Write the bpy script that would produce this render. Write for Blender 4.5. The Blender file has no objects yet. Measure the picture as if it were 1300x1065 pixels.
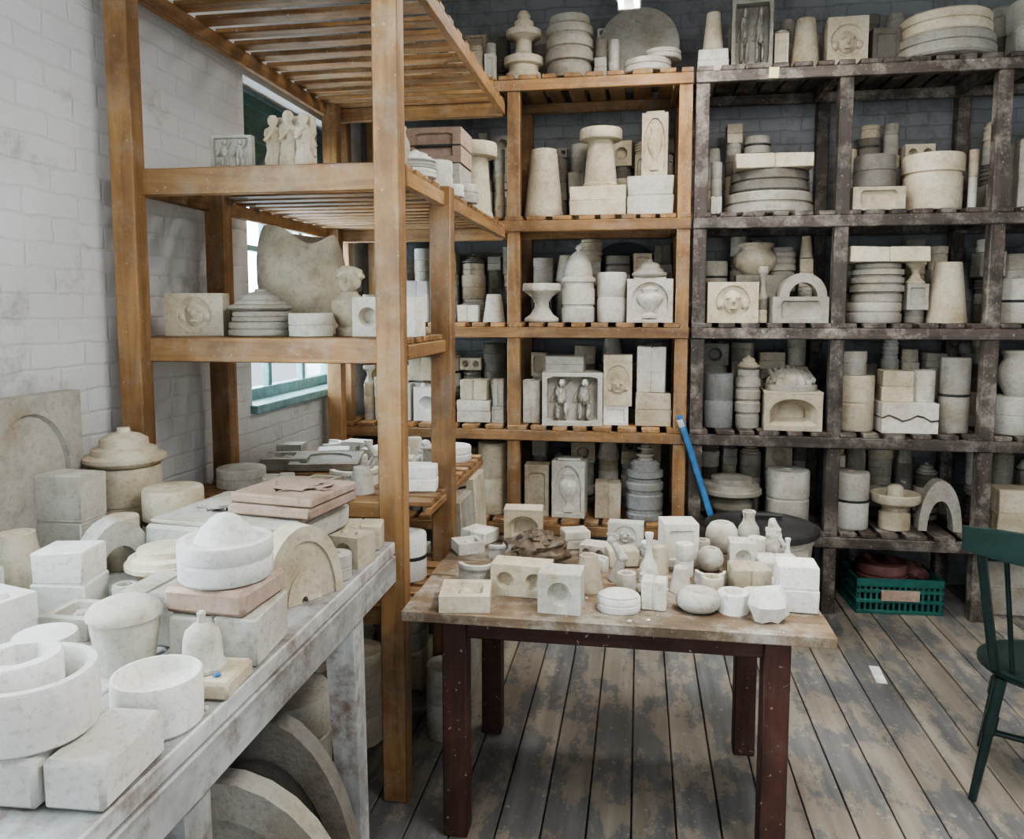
import bpy, bmesh, math, random
from math import sin, cos, pi, radians
from mathutils import Matrix, Vector, noise
from itertools import product
T=Matrix.Translation
def RX(a): return Matrix.Rotation(radians(a),4,'X')
def RY(a): return Matrix.Rotation(radians(a),4,'Y')
def RZ(a): return Matrix.Rotation(radians(a),4,'Z')
SC=bpy.context.scene
try: SC.view_settings.look='AgX - Medium High Contrast'
except Exception: pass
JR=random.Random(11); JIT=[0.]
# ------------------------------------------------------------ materials
def newmat(name):
    m=bpy.data.materials.new(name); m.use_nodes=True
    nt=m.node_tree; return m,nt,nt.nodes['Principled BSDF']
def N(nt,t,**k):
    n=nt.nodes.new(t)
    for a,b in k.items():
        if a in n.inputs: n.inputs[a].default_value=b
        else: setattr(n,a,b)
    return n
def coords(nt,scale=(1,1,1),kind='Object',rot=(0,0,0)):
    tc=N(nt,'ShaderNodeTexCoord'); mp=N(nt,'ShaderNodeMapping')
    mp.inputs['Scale'].default_value=scale; mp.inputs['Rotation'].default_value=rot
    nt.links.new(tc.outputs[kind],mp.inputs['Vector']); return mp.outputs['Vector']
def ramp(nt,src,stops):
    r=N(nt,'ShaderNodeValToRGB'); cr=r.color_ramp
    while len(cr.elements)<len(stops): cr.elements.new(.5)
    for e,(p,c) in zip(cr.elements,stops): e.position=p; e.color=(*c,1)
    nt.links.new(src,r.inputs['Fac']); return r.outputs['Color']
def mix(nt,f,a,b,bt='MIX'):
    m=N(nt,'ShaderNodeMix',data_type='RGBA',blend_type=bt)
    for s,i in ((f,0),(a,6),(b,7)):
        if isinstance(s,(int,float)): m.inputs[i].default_value=s
        elif isinstance(s,tuple): m.inputs[i].default_value=(*s,1)
        else: nt.links.new(s,m.inputs[i])
    return m.outputs[2]
def bump(nt,bs,src,st=.3,dist=.01):
    b=N(nt,'ShaderNodeBump'); b.inputs['Strength'].default_value=st; b.inputs['Distance'].default_value=dist
    nt.links.new(src,b.inputs['Height']); nt.links.new(b.outputs['Normal'],bs.inputs['Normal'])
def plaster(name,c,stain=.75,dirt=(.6,.49,.35),grime=.5):
    m,nt,bs=newmat(name); v=coords(nt,kind='Object')
    oi=N(nt,'ShaderNodeObjectInfo')
    n1=N(nt,'ShaderNodeTexNoise',Scale=6.,Detail=5.,Roughness=.6); n2=N(nt,'ShaderNodeTexNoise',Scale=70.,Detail=4.,Roughness=.65)
    n3=N(nt,'ShaderNodeTexNoise',Scale=20.,Detail=6.,Roughness=.65)
    va=N(nt,'ShaderNodeVectorMath',operation='ADD'); nt.links.new(v,va.inputs[0])
    vm=N(nt,'ShaderNodeVectorMath',operation='SCALE'); vm.inputs[0].default_value=(7,13,19)
    nt.links.new(oi.outputs['Random'],vm.inputs['Scale']); nt.links.new(vm.outputs[0],va.inputs[1])
    for n in (n1,n2,n3): nt.links.new(va.outputs[0],n.inputs['Vector'])
    d=tuple(a*b for a,b in zip(c,dirt))
    f=ramp(nt,n1.outputs['Fac'],[(.42,(0,0,0)),(.75,(stain,)*3)])
    col=mix(nt,f,c,d)
    f3=ramp(nt,n3.outputs['Fac'],[(.52,(0,0,0)),(.72,(grime,)*3)]); col=mix(nt,f3,col,(c[0]*.48,c[1]*.46,c[2]*.43))
    f2=ramp(nt,n2.outputs['Fac'],[(.3,(.78,.77,.75)),(.48,(1,1,1))]); col=mix(nt,1.,col,f2,'MULTIPLY')
    mr=N(nt,'ShaderNodeMapRange'); mr.inputs['To Min'].default_value=.70; mr.inputs['To Max'].default_value=1.04
    nt.links.new(oi.outputs['Random'],mr.inputs['Value']); col=mix(nt,1.,col,mr.outputs[0],'MULTIPLY')
    g=N(nt,'ShaderNodeNewGeometry'); r=N(nt,'ShaderNodeMapRange'); r.inputs['To Min'].default_value=.86; r.inputs['To Max'].default_value=1.04
    nt.links.new(g.outputs['Random Per Island'],r.inputs['Value']); col=mix(nt,1.,col,r.outputs[0],'MULTIPLY')
    nt.links.new(col,bs.inputs['Base Color']); bs.inputs['Roughness'].default_value=.92
    bs.inputs['Specular IOR Level'].default_value=.2
    ma=N(nt,'ShaderNodeMath',operation='MULTIPLY_ADD'); ma.inputs[1].default_value=2.; nt.links.new(n3.outputs['Fac'],ma.inputs[0]); nt.links.new(n2.outputs['Fac'],ma.inputs[2])
    bump(nt,bs,ma.outputs[0],.4,.005); return m
PL=[plaster('plaster_white',(.74,.72,.65)),plaster('plaster_cream',(.66,.59,.46)),plaster('plaster_grey',(.46,.44,.39)),
    plaster('plaster_dusty_dark',(.22,.205,.18)),plaster('plaster_bluegrey',(.36,.37,.37)),plaster('plaster_pink',(.47,.36,.30),.8),
    plaster('plaster_bright',(.86,.85,.81),.4,(.72,.62,.48),.28)]
def simple(name,c,rough=.6,metal=0,nz=.25,sc=20,spec=None):
    m,nt,bs=newmat(name); v=coords(nt)
    n=N(nt,'ShaderNodeTexNoise',Scale=float(sc),Detail=5.); nt.links.new(v,n.inputs['Vector'])
    r=ramp(nt,n.outputs['Fac'],[(.3,tuple(x*(1-nz) for x in c)),(.7,tuple(min(1,x*(1+nz)) for x in c))])
    nt.links.new(r,bs.inputs['Base Color']); bs.inputs['Roughness'].default_value=rough; bs.inputs['Metallic'].default_value=metal
    bump(nt,bs,n.outputs['Fac'],.15,.003); return m
STRAP=simple('black_rubber_strap',(.03,.03,.03)); PL.append(STRAP) #7
BLUE=simple('blue_paint',(.04,.15,.33)); PL.append(BLUE) #8
PL.append(simple('brown_clay',(.10,.07,.045),.45,0,.6,40)) #9
def wood(name,c1,c2,axis,dust=(.35,.33,.3),dustamt=.15,sc=1.):
    s=[14*sc]*3; s[axis]=1.2*sc
    m,nt,bs=newmat(name); v=coords(nt,tuple(s))
    n=N(nt,'ShaderNodeTexNoise',Scale=1.6,Detail=7.,Roughness=.6,Distortion=.8); nt.links.new(v,n.inputs['Vector'])
    col=ramp(nt,n.outputs['Fac'],[(.3,c1),(.65,c2)])
    v2=coords(nt); n2=N(nt,'ShaderNodeTexNoise',Scale=7.,Detail=9.,Roughness=.75); nt.links.new(v2,n2.inputs['Vector'])
    f=ramp(nt,n2.outputs['Fac'],[(.48,(0,0,0)),(.66,(dustamt*2,)*3)])
    col=mix(nt,f,col,dust)
    n5=N(nt,'ShaderNodeTexNoise',Scale=3.,Detail=6.,Roughness=.7); nt.links.new(v2,n5.inputs['Vector'])
    f5=ramp(nt,n5.outputs['Fac'],[(.35,(.6,.58,.56)),(.55,(1,1,1))]); col=mix(nt,1.,col,f5,'MULTIPLY')
    n6=N(nt,'ShaderNodeTexNoise',Scale=60.,Detail=3.); nt.links.new(v2,n6.inputs['Vector'])
    f6=ramp(nt,n6.outputs['Fac'],[(.68,(0,0,0)),(.72,(.5,)*3)]); col=mix(nt,f6,col,(.5,.48,.44))
    g=N(nt,'ShaderNodeNewGeometry'); r=N(nt,'ShaderNodeMapRange'); r.inputs['To Min'].default_value=.68; r.inputs['To Max'].default_value=1.15
    nt.links.new(g.outputs['Random Per Island'],r.inputs['Value']); col=mix(nt,1.,col,r.outputs[0],'MULTIPLY')
    nt.links.new(col,bs.inputs['Base Color']); bs.inputs['Roughness'].default_value=.6
    bump(nt,bs,n.outputs['Fac'],.25,.004); return m
PINE=[wood('pine_%s'%'xyz'[a],(.19,.093,.036),(.38,.215,.085),a,(.42,.36,.28),.2) for a in range(3)]
DARK=[wood('old_wood_%s'%'xyz'[a],(.034,.026,.021),(.095,.072,.058),a,(.36,.32,.27),.4) for a in range(3)]
MAHO=[wood('mahogany_%s'%'xyz'[a],(.035,.012,.008),(.085,.03,.019),a,(.2,.14,.1),.08) for a in range(3)]
TOPW=[wood('table_top_wood_%s'%'xyz'[a],(.13,.09,.055),(.28,.195,.12),a,(.55,.52,.46),.4) for a in range(3)]
BENCH=[wood('painted_bench_%s'%'xyz'[a],(.43,.43,.41),(.62,.63,.62),a,(.15,.08,.045),.42) for a in range(3)]
GREEN=simple('dark_green_paint',(.010,.028,.024),.3); TEAL=simple('window_teal_paint',(.20,.34,.35),.5); LOUV=simple('louvre_green_paint',(.035,.085,.07),.5)
CRATE=simple('crate_green_plastic',(.015,.11,.09),.45); LID=simple('bin_lid_black',(.035,.035,.035),.45,0,.5,9); BIN=simple('bin_cream_plastic',(.52,.49,.40),.5)
METAL=simple('lamp_metal',(.5,.5,.5),.4,.6); WHITE=simple('white_paint',(.75,.75,.73),.6); PAPER=simple('tag_paper',(.75,.68,.35),.8,0,.05)
def brick(name,plane,c1,c2,mort,lo=.75,mid=.5,st=.45):
    m,nt,bs=newmat(name); tc=N(nt,'ShaderNodeTexCoord'); sp=N(nt,'ShaderNodeSeparateXYZ'); cb=N(nt,'ShaderNodeCombineXYZ')
    nt.links.new(tc.outputs['Object'],sp.inputs[0]); nt.links.new(sp.outputs['Y' if plane=='x' else 'X'],cb.inputs['X']); nt.links.new(sp.outputs['Z'],cb.inputs['Y'])
    nn=N(nt,'ShaderNodeTexNoise',Scale=9.,Detail=5.); nt.links.new(tc.outputs['Object'],nn.inputs['Vector'])
    vs=N(nt,'ShaderNodeVectorMath',operation='SCALE'); vs.inputs['Scale'].default_value=.03; nt.links.new(nn.outputs['Color'],vs.inputs[0])
    va=N(nt,'ShaderNodeVectorMath',operation='ADD'); nt.links.new(cb.outputs[0],va.inputs[0]); nt.links.new(vs.outputs[0],va.inputs[1])
    b=N(nt,'ShaderNodeTexBrick'); nt.links.new(va.outputs[0],b.inputs['Vector'])
    b.inputs['Scale'].default_value=1.; b.inputs['Brick Width'].default_value=.235; b.inputs['Row Height'].default_value=.078
    b.inputs['Mortar Size'].default_value=.008; b.inputs['Mortar Smooth'].default_value=1.
    for k,c in (('Color1',c1),('Color2',c2),('Mortar',mort)): b.inputs[k].default_value=(*c,1)
    n=N(nt,'ShaderNodeTexNoise',Scale=2.2,Detail=10.,Roughness=.78); nt.links.new(tc.outputs['Object'],n.inputs['Vector'])
    f=ramp(nt,n.outputs['Fac'],[(.36,(lo,lo*.97,lo*.92)),(mid,(.95,.94,.92)),(.6,(1,1,1))])
    col=mix(nt,1.,b.outputs['Color'],f,'MULTIPLY')
    n7=N(nt,'ShaderNodeTexNoise',Scale=28.,Detail=6.,Roughness=.7); nt.links.new(tc.outputs['Object'],n7.inputs['Vector'])
    f7=ramp(nt,n7.outputs['Fac'],[(.64,(0,0,0)),(.7,(.3,)*3)]); col=mix(nt,f7,col,tuple(x*.55 for x in c1))
    nt.links.new(col,bs.inputs['Base Color']); bs.inputs['Roughness'].default_value=.6
    n3=N(nt,'ShaderNodeTexNoise',Scale=14.,Detail=8.,Roughness=.65); nt.links.new(tc.outputs['Object'],n3.inputs['Vector'])
    ma=N(nt,'ShaderNodeMath',operation='MULTIPLY_ADD'); ma.inputs[1].default_value=-.32; nt.links.new(b.outputs['Fac'],ma.inputs[0]); nt.links.new(n3.outputs['Fac'],ma.inputs[2])
    bump(nt,bs,ma.outputs[0],st,.016); return m
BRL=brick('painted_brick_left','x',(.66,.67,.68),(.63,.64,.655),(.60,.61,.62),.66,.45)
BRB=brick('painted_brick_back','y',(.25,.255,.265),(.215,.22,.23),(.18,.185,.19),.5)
def floor_mat():
    m,nt,bs=newmat('worn_floor_planks'); v=coords(nt,(1,.45,1))
    n=N(nt,'ShaderNodeTexNoise',Scale=4.2,Detail=11.,Roughness=.76); nt.links.new(v,n.inputs['Vector'])
    v2=coords(nt,(22,1.5,10)); g=N(nt,'ShaderNodeTexNoise',Scale=1.,Detail=6.); nt.links.new(v2,g.inputs['Vector'])
    base=ramp(nt,g.outputs['Fac'],[(.3,(.135,.135,.14)),(.7,(.245,.24,.235))])
    worn=ramp(nt,g.outputs['Fac'],[(.3,(.28,.235,.185)),(.7,(.44,.385,.31))])
    f=ramp(nt,n.outputs['Fac'],[(.485,(0,0,0)),(.52,(.85,)*3)])
    col=mix(nt,f,base,worn)
    n4=N(nt,'ShaderNodeTexNoise',Scale=38.,Detail=4.); v4=coords(nt); nt.links.new(v4,n4.inputs['Vector'])
    f4=ramp(nt,n4.outputs['Fac'],[(.64,(0,0,0)),(.7,(.6,)*3)]); col=mix(nt,f4,col,(.5,.48,.44))
    n8=N(nt,'ShaderNodeTexNoise',Scale=1.4,Detail=5.); nt.links.new(v4,n8.inputs['Vector'])
    f8=ramp(nt,n8.outputs['Fac'],[(.35,(.66,.65,.63)),(.6,(1,1,1))]); col=mix(nt,1.,col,f8,'MULTIPLY')
    oi=N(nt,'ShaderNodeNewGeometry'); r=N(nt,'ShaderNodeMapRange'); r.inputs['To Min'].default_value=.75; r.inputs['To Max'].default_value=1.15
    nt.links.new(oi.outputs['Random Per Island'],r.inputs['Value'])
    col=mix(nt,1.,col,r.outputs[0],'MULTIPLY')
    nt.links.new(col,bs.inputs['Base Color']); bs.inputs['Roughness'].default_value=.5
    bump(nt,bs,g.outputs['Fac'],.25,.004); return m
FLOOR=floor_mat()
# ------------------------------------------------------------ mesh builder
class B:
    def __init__(s): s.v=[];s.f=[];s.m=[]
    def add(s,vs,fs,M=None,m=0):
        o=len(s.v); M=M or Matrix()
        s.v+=[tuple(M@Vector(p)) for p in vs]; s.f+=[[i+o for i in f] for f in fs]; s.m+=[m]*len(fs)
    def box(s,w,d,h,M=None,m=0,b=.004):
        """box standing on z=0"""
        X,Y,Z=w/2,d/2,h/2; b=min(b,w*.2,d*.2,h*.2); idx={};vs=[]; J=JIT[0]*min(w,d,h)
        for sg in product((-1,1),repeat=3):
            jx=[JR.uniform(-J,J) for _ in range(3)]; jx[2]=jx[2] if sg[2]>0 else 0
            for ax in range(3):
                p=[sg[i]*((X,Y,Z)[i]-(0 if i==ax else b))+jx[i] for i in range(3)]; p[2]+=Z
                idx[sg+(ax,)]=len(vs); vs.append(p)
        fs=[]
        for ax in range(3):
            o=[i for i in range(3) if i!=ax]
            for sg in (-1,1):
                q=[]
                for a,c in ((-1,-1),(1,-1),(1,1),(-1,1)):
                    k=[0,0,0];k[ax]=sg;k[o[0]]=a;k[o[1]]=c; q.append(idx[tuple(k)+(ax,)])
                fs.append(q)
            for a,c in product((-1,1),repeat=2):
                def K(t,x):
                    k=[0,0,0];k[ax]=t;k[o[0]]=a;k[o[1]]=c; return idx[tuple(k)+(x,)]
                fs.append([K(-1,o[0]),K(1,o[0]),K(1,o[1]),K(-1,o[1])])
        for sg in product((-1,1),repeat=3): fs.append([idx[sg+(a,)] for a in range(3)])
        s.add(vs,fs,M,m)
    def bar(s,x0,x1,y0,y1,z0,z1,m=0,b=.004): s.box(x1-x0,y1-y0,z1-z0,T(((x0+x1)/2,(y0+y1)/2,z0)),m,b)
    def lathe(s,prof,r,h,M=None,m=0,seg=28,ey=1.,a0=0,ribs=None):
        vs=[];fs=[];rings=[]; ph=JR.uniform(0,6); wob=.008 if JIT[0] else 0
        for pr,pz in prof:
            if pr<1e-6: rings.append([len(vs)]); vs.append((0,0,pz*h))
            else:
                rg=[]
                for i in range(seg):
                    a=a0+2*pi*i/seg; q=pr*r*(1+(ribs[1]*cos(ribs[0]*a) if ribs else 0)+wob*sin(2*a+ph+pz*2)+wob*.5*sin(5*a+ph*2))
                    rg.append(len(vs)); vs.append((q*cos(a),q*sin(a)*ey,pz*h))
                rings.append(rg)
        for A,C in zip(rings,rings[1:]):
            for i in range(seg):
                j=(i+1)%seg
                if len(A)==1 and len(C)==1: break
                if len(A)==1: fs.append([A[0],C[j],C[i]])
                elif len(C)==1: fs.append([A[i],A[j],C[0]])
                else: fs.append([A[i],A[j],C[j],C[i]])
        s.add(vs,fs,M,m)
    def rod(s,p,q,r,m=0,r2=None,seg=10):
        p=Vector(p);q=Vector(q);d=q-p; M=T(p)@d.to_track_quat('Z','Y').to_matrix().to_4x4()
        k=(r2 or r)/r; s.lathe([(0,0),(1,0),(k,1),(0,1)],r,d.length,M,m,seg)
    def blob(s,w,d,h,M=None,m=0,amp=.12,seed=0,fr=2.5,seg=18,rg=12):
        vs=[];fs=[]
        for i in range(rg+1):
            th=pi*i/rg
            for j in range(seg):
                a=2*pi*j/seg; n=Vector((sin(th)*cos(a),sin(th)*sin(a),-cos(th)))
                k=1+amp*noise.noise(n*fr+Vector((seed*3.1,seed*1.7,seed)))*1.6
                vs.append((n.x*k*w/2,n.y*k*d/2,max(0,(n.z*k+1)*h/2)))
        for i in range(rg):
            for j in range(seg):
                a=i*seg+j;b2=i*seg+(j+1)%seg; fs.append([a,b2,b2+seg,a+seg])
        s.add(vs,fs,M,m)
    def rbox(s,w,d,h,loop,rings,M=None,m=0):
        """block on z=0 whose top face has a recess; loop inner outline, rings=[(scale,depth)...]"""
        n=len(loop);out=[]
        for x,y in loop:
            k=min(w/2/abs(x) if abs(x)>1e-6 else 1e9,d/2/abs(y) if abs(y)>1e-6 else 1e9); out.append([x*k,y*k])
        for cx,cy in product((-w/2,w/2),(-d/2,d/2)):
            i=min(range(n),key=lambda t:(out[t][0]-cx)**2+(out[t][1]-cy)**2); out[i]=[cx,cy]
        vs=[(x,y,0) for x,y in out]+[(x,y,h) for x,y in out]+[(x,y,h) for x,y in loop]
        for sc,dp in rings: vs+=[(x*sc,y*sc,h-dp) for x,y in loop]
        L=2+len(rings)+1;fs=[]
        for k in range(L-1):
            for i in range(n):
                j=(i+1)%n; fs.append([k*n+i,k*n+j,(k+1)*n+j,(k+1)*n+i])
        fs.append(list(range(n))); fs.append([(L-1)*n+i for i in range(n)]); s.add(vs,fs,M,m)
    def halfring(s,ro,ri,d,M=None,m=0,seg=16,a0=0,a1=pi):
        """standing arch: centre at origin, in XZ plane, thickness d in y"""
        vs=[];fs=[]
        for i in range(seg+1):
            a=a0+(a1-a0)*i/seg
            for r,y in ((ro,-d/2),(ro,d/2),(ri,d/2),(ri,-d/2)): vs.append((r*cos(a),y,r*sin(a)))
        for i in range(seg):
            for k in range(4): fs.append([i*4+k,i*4+(k+1)%4,i*4+4+(k+1)%4,i*4+4+k])
        fs.append([0,1,2,3]); fs.append([seg*4+k for k in range(4)]); s.add(vs,fs,M,m)
    def torus(s,R,r,M=None,m=0,A=28,C=12,sz=1.):
        vs=[(( R+r*cos(2*pi*j/C))*cos(2*pi*i/A),(R+r*cos(2*pi*j/C))*sin(2*pi*i/A),r*sz*(1+sin(2*pi*j/C))) for i in range(A) for j in range(C)]
        fs=[[i*C+j,((i+1)%A)*C+j,((i+1)%A)*C+(j+1)%C,i*C+(j+1)%C] for i in range(A) for j in range(C)]; s.add(vs,fs,M,m)
    def obj(s,name,mats,loc=(0,0,0),rot=0,smooth=True):
        me=bpy.data.meshes.new(name); me.from_pydata(s.v,[],s.f)
        for mt in mats: me.materials.append(mt)
        for p,k in zip(me.polygons,s.m): p.material_index=min(k,len(mats)-1)
        bm=bmesh.new(); bm.from_mesh(me); bmesh.ops.recalc_face_normals(bm,faces=bm.faces); bm.to_mesh(me); bm.free()
        if smooth:
            me.shade_smooth(); me.set_sharp_from_angle(angle=.62)
        o=bpy.data.objects.new(name,me); o.location=loc; o.rotation_euler=(0,0,radians(rot)); SC.collection.objects.link(o); return o
def circ(r,n=28,ey=1.): return [(r*cos(2*pi*i/n),r*ey*sin(2*pi*i/n)) for i in range(n)]
def poly(r,k,n=32,a0=0):
    o=[]
    for i in range(n):
        a=2*pi*i/n; t=(a-a0)%(2*pi/k)-pi/k; q=r*cos(pi/k)/cos(t); o.append((q*cos(a),q*sin(a)))
    return o
def rect(w,d,n=32):
    o=[]
    for i in range(n):
        a=2*pi*(i+.5)/n; k=min(w/2/max(abs(cos(a)),1e-6),d/2/max(abs(sin(a)),1e-6)); o.append((k*cos(a),k*sin(a)))
    return o
def archl(w,h,n=32):
    o=[]
    for i in range(n):
        a=2*pi*(i+.5)/n; c,t=cos(a),sin(a)
        if t<0: k=min(w/2/max(abs(c),1e-6),h/2/max(abs(t),1e-6))
        else: k=1/math.sqrt((c/(w/2))**2+(t/(h/2))**2)
        o.append((k*c,k*t))
    return o
PR={
'cyl':[(0,0),(.96,0),(1,.03),(1,.47),(.965,.485),(.965,.515),(1,.53),(1,.96),(.96,1),(.3,1),(.26,.96),(0,.96)],
'disc':[(0,0),(.95,0),(1,.1),(1,.44),(.94,.48),(.94,.54),(.98,.58),(.98,.92),(.94,1),(0,1)],
'cone':[(0,0),(1,0),(1,.07),(.97,.1),(.68,.93),(.64,1),(.5,1),(.48,.97),(0,.97)],
'fcone':[(0,0),(.82,0),(.82,.06),(.76,.08),(.6,.8),(.96,.82),(1,.85),(1,.97),(.97,1),(0,1)],
'dome':[(0,0),(.95,0),(.97,.02),(.97,.18),(.9,.2),(.9,.22),(.98,.23),(.98,.42),(.92,.44),(.92,.5),(1,.52),(1,.56),(.86,.58),(.84,.66),(.74,.76),(.5,.85),(.25,.9),(.13,.91),(.12,.93),(.2,.95),(.14,.98),(0,1)],
'lid':[(0,0),(.8,0),(.95,.1),(1,.15),(1,.25),(.8,.32),(.78,.45),(.6,.5),(.58,.7),(.4,.82),(.18,.88),(.15,1),(0,1)],
'fin':[(0,0),(.9,0),(.9,.12),(.75,.14),(.75,.22),(1,.24),(1,.34),(.6,.38),(.42,.42),(.4,.58),(.55,.62),(.9,.64),(.9,.72),(.5,.74),(.5,.85),(.3,.88),(.36,.93),(.2,1),(0,1)],
'rib':[(0,0),(.9,0),(.93,.02),(.93,.2),(.86,.22),(.86,.25),(1,.27),(1,.42),(.9,.44),(.9,.47),(.98,.49),(.98,.62),(.88,.64),(.88,.68),(.97,.7),(.97,.82),(.8,.86),(.85,.9),(.83,.98),(0,1)],
'drum':[(0,0),(.93,0),(.96,.03),(.96,.6),(.92,.62),(.92,.66),(1,.68),(1,.95),(.96,1),(.5,1),(.48,.97),(0,.97)],
'pot':[(0,0),(.55,0),(.6,.05),(.9,.25),(1,.42),(.95,.6),(.78,.74),(.7,.8),(.72,.86),(.85,.95),(.82,1),(.74,.98),(.6,.8),(0,.75)],
'gob':[(0,0),(.85,0),(.9,.04),(.88,.1),(.6,.2),(.38,.38),(.36,.5),(.55,.66),(.9,.78),(1,.82),(1,.96),(.95,1),(.8,1),(.6,.9),(0,.88)],
'ring':[(0,0),(.95,0),(1,.04),(1,.1),(.93,.12),(.93,.18),(1,.2),(1,.42),(.92,.44),(.92,.5),(1,.52),(1,.62),(.9,.64),(.85,.7),(.98,.73),(.98,.82),(.8,.84),(.8,.94),(.6,1),(0,1)],
'plate':[(0,0),(.5,0),(.5,.2),(.7,.3),(.72,.4),(.6,.45),(.6,.5),(1,.62),(1,.7),(.95,.72),(.9,.8),(.7,.84),(.68,.95),(.3,1),(0,1)],
'ped':[(0,0),(.62,0),(.62,.35),(.5,.4),(.5,.5),(.95,.62),(1,.68),(1,.8),(.9,.82),(.6,.72),(.35,.72),(.3,.95),(.2,1),(0,1)],
'bowlo':[(0,0),(.9,0),(.96,.05),(1,.35),(1,.95),(.97,1),(.84,1),(.8,.94),(.72,.5),(.5,.32),(0,.26)],
'dish':[(0,0),(.92,0),(.98,.06),(1,.5),(1,.94),(.98,1),(.92,1),(.9,.92),(.84,.7),(.5,.62),(0,.6)],
'bowlk':[(0,0),(.96,0),(1,.04),(1,.28),(.98,.3),(.98,.33),(1,.35),(1,.56),(.98,.6),(.82,.61),(.8,.60),(.66,.60),(.6,.66),(.5,.78),(.36,.86),(.34,.9),(.2,.97),(0,1)],
'cup':[(0,0),(.7,0),(.72,.03),(.9,.6),(.92,.74),(1,.76),(1,.82),(.9,.9),(.6,.97),(0,1)],
'bell':[(0,0),(1,0),(1,.06),(.88,.12),(.82,.5),(.7,.66),(.4,.76),(.2,.8),(.17,.9),(.2,.96),(.1,1),(0,1)],
'cupc':[(0,0),(1,0),(1,.08),(.95,.12),(.66,.86),(.6,.98),(.5,1),(.42,.98),(.4,.9),(0,.9)],
'bottle':[(0,0),(.8,0),(.95,.05),(1,.2),(.85,.36),(.45,.5),(.32,.62),(.3,.85),(.45,.95),(.42,1),(.3,.99),(0,.97)],
'vase':[(0,0),(.5,0),(.55,.05),(.85,.3),(1,.48),(.9,.62),(.55,.76),(.5,.86),(.62,.98),(.55,1),(.4,.98),(.3,.85),(0,.8)],
'sph':[(0,0),(.4,0),(.7,.1),(.93,.3),(1,.5),(.93,.72),(.7,.9),(.5,.95),(.35,.93),(.3,.85),(0,.82)],
'tube':[(0,0),(.95,0),(1,.05),(1,.95),(.95,1),(.6,1),(.55,.95),(.5,.5),(0,.45)]}
NAMES=dict(cyl='round_plaster_mold',disc='flat_round_mold',cone='tapered_plaster_mold',fcone='flanged_cone_mold',dome='domed_jar_mold',lid='lid_mold_stack',
 fin='baluster_finial_mold',rib='ribbed_round_mold',drum='drum_mold',pot='plaster_vase_model',bigpot='large_plaster_pot',gob='goblet_mold',ring='ringed_column_mold',
 plate='plate_mold_stack',ped='pedestal_dish_mold',bowlo='plaster_bowl_mold',dish='round_dish_mold',bowlk='bowl_mold_with_dome_lid',cup='inverted_cup_mold',bell='bell_shaped_plaster_model',
 cupc='cup_cone_model',bottle='plaster_bottle_model',vase='small_plaster_vase',sph='round_pot_model',tube='tube_mold',box='plaster_block_mold',hbox='block_mold_with_holes',
 face='relief_face_mold',urn='urn_relief_mold',relief='figure_relief_plaque',figs='figure_group_model',arch='arch_mold',tunnel='arched_tunnel_mold',ribd='ribbed_dome_mold',
 wedge='split_wedge_mold',small='small_mold_pieces',board='mold_board',oct='octagonal_socket_mold',torus='plaster_ring_model',lump='plaster_figurine',bag='plaster_lump',bust='plaster_bust',
 lowbox='shallow_tray_mold',half='half_disc_mold',bowls='bowl_mold_stack',arm='plaster_arm_model',halfm='quarter_curve_mold',heart='lidded_box_model')
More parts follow.
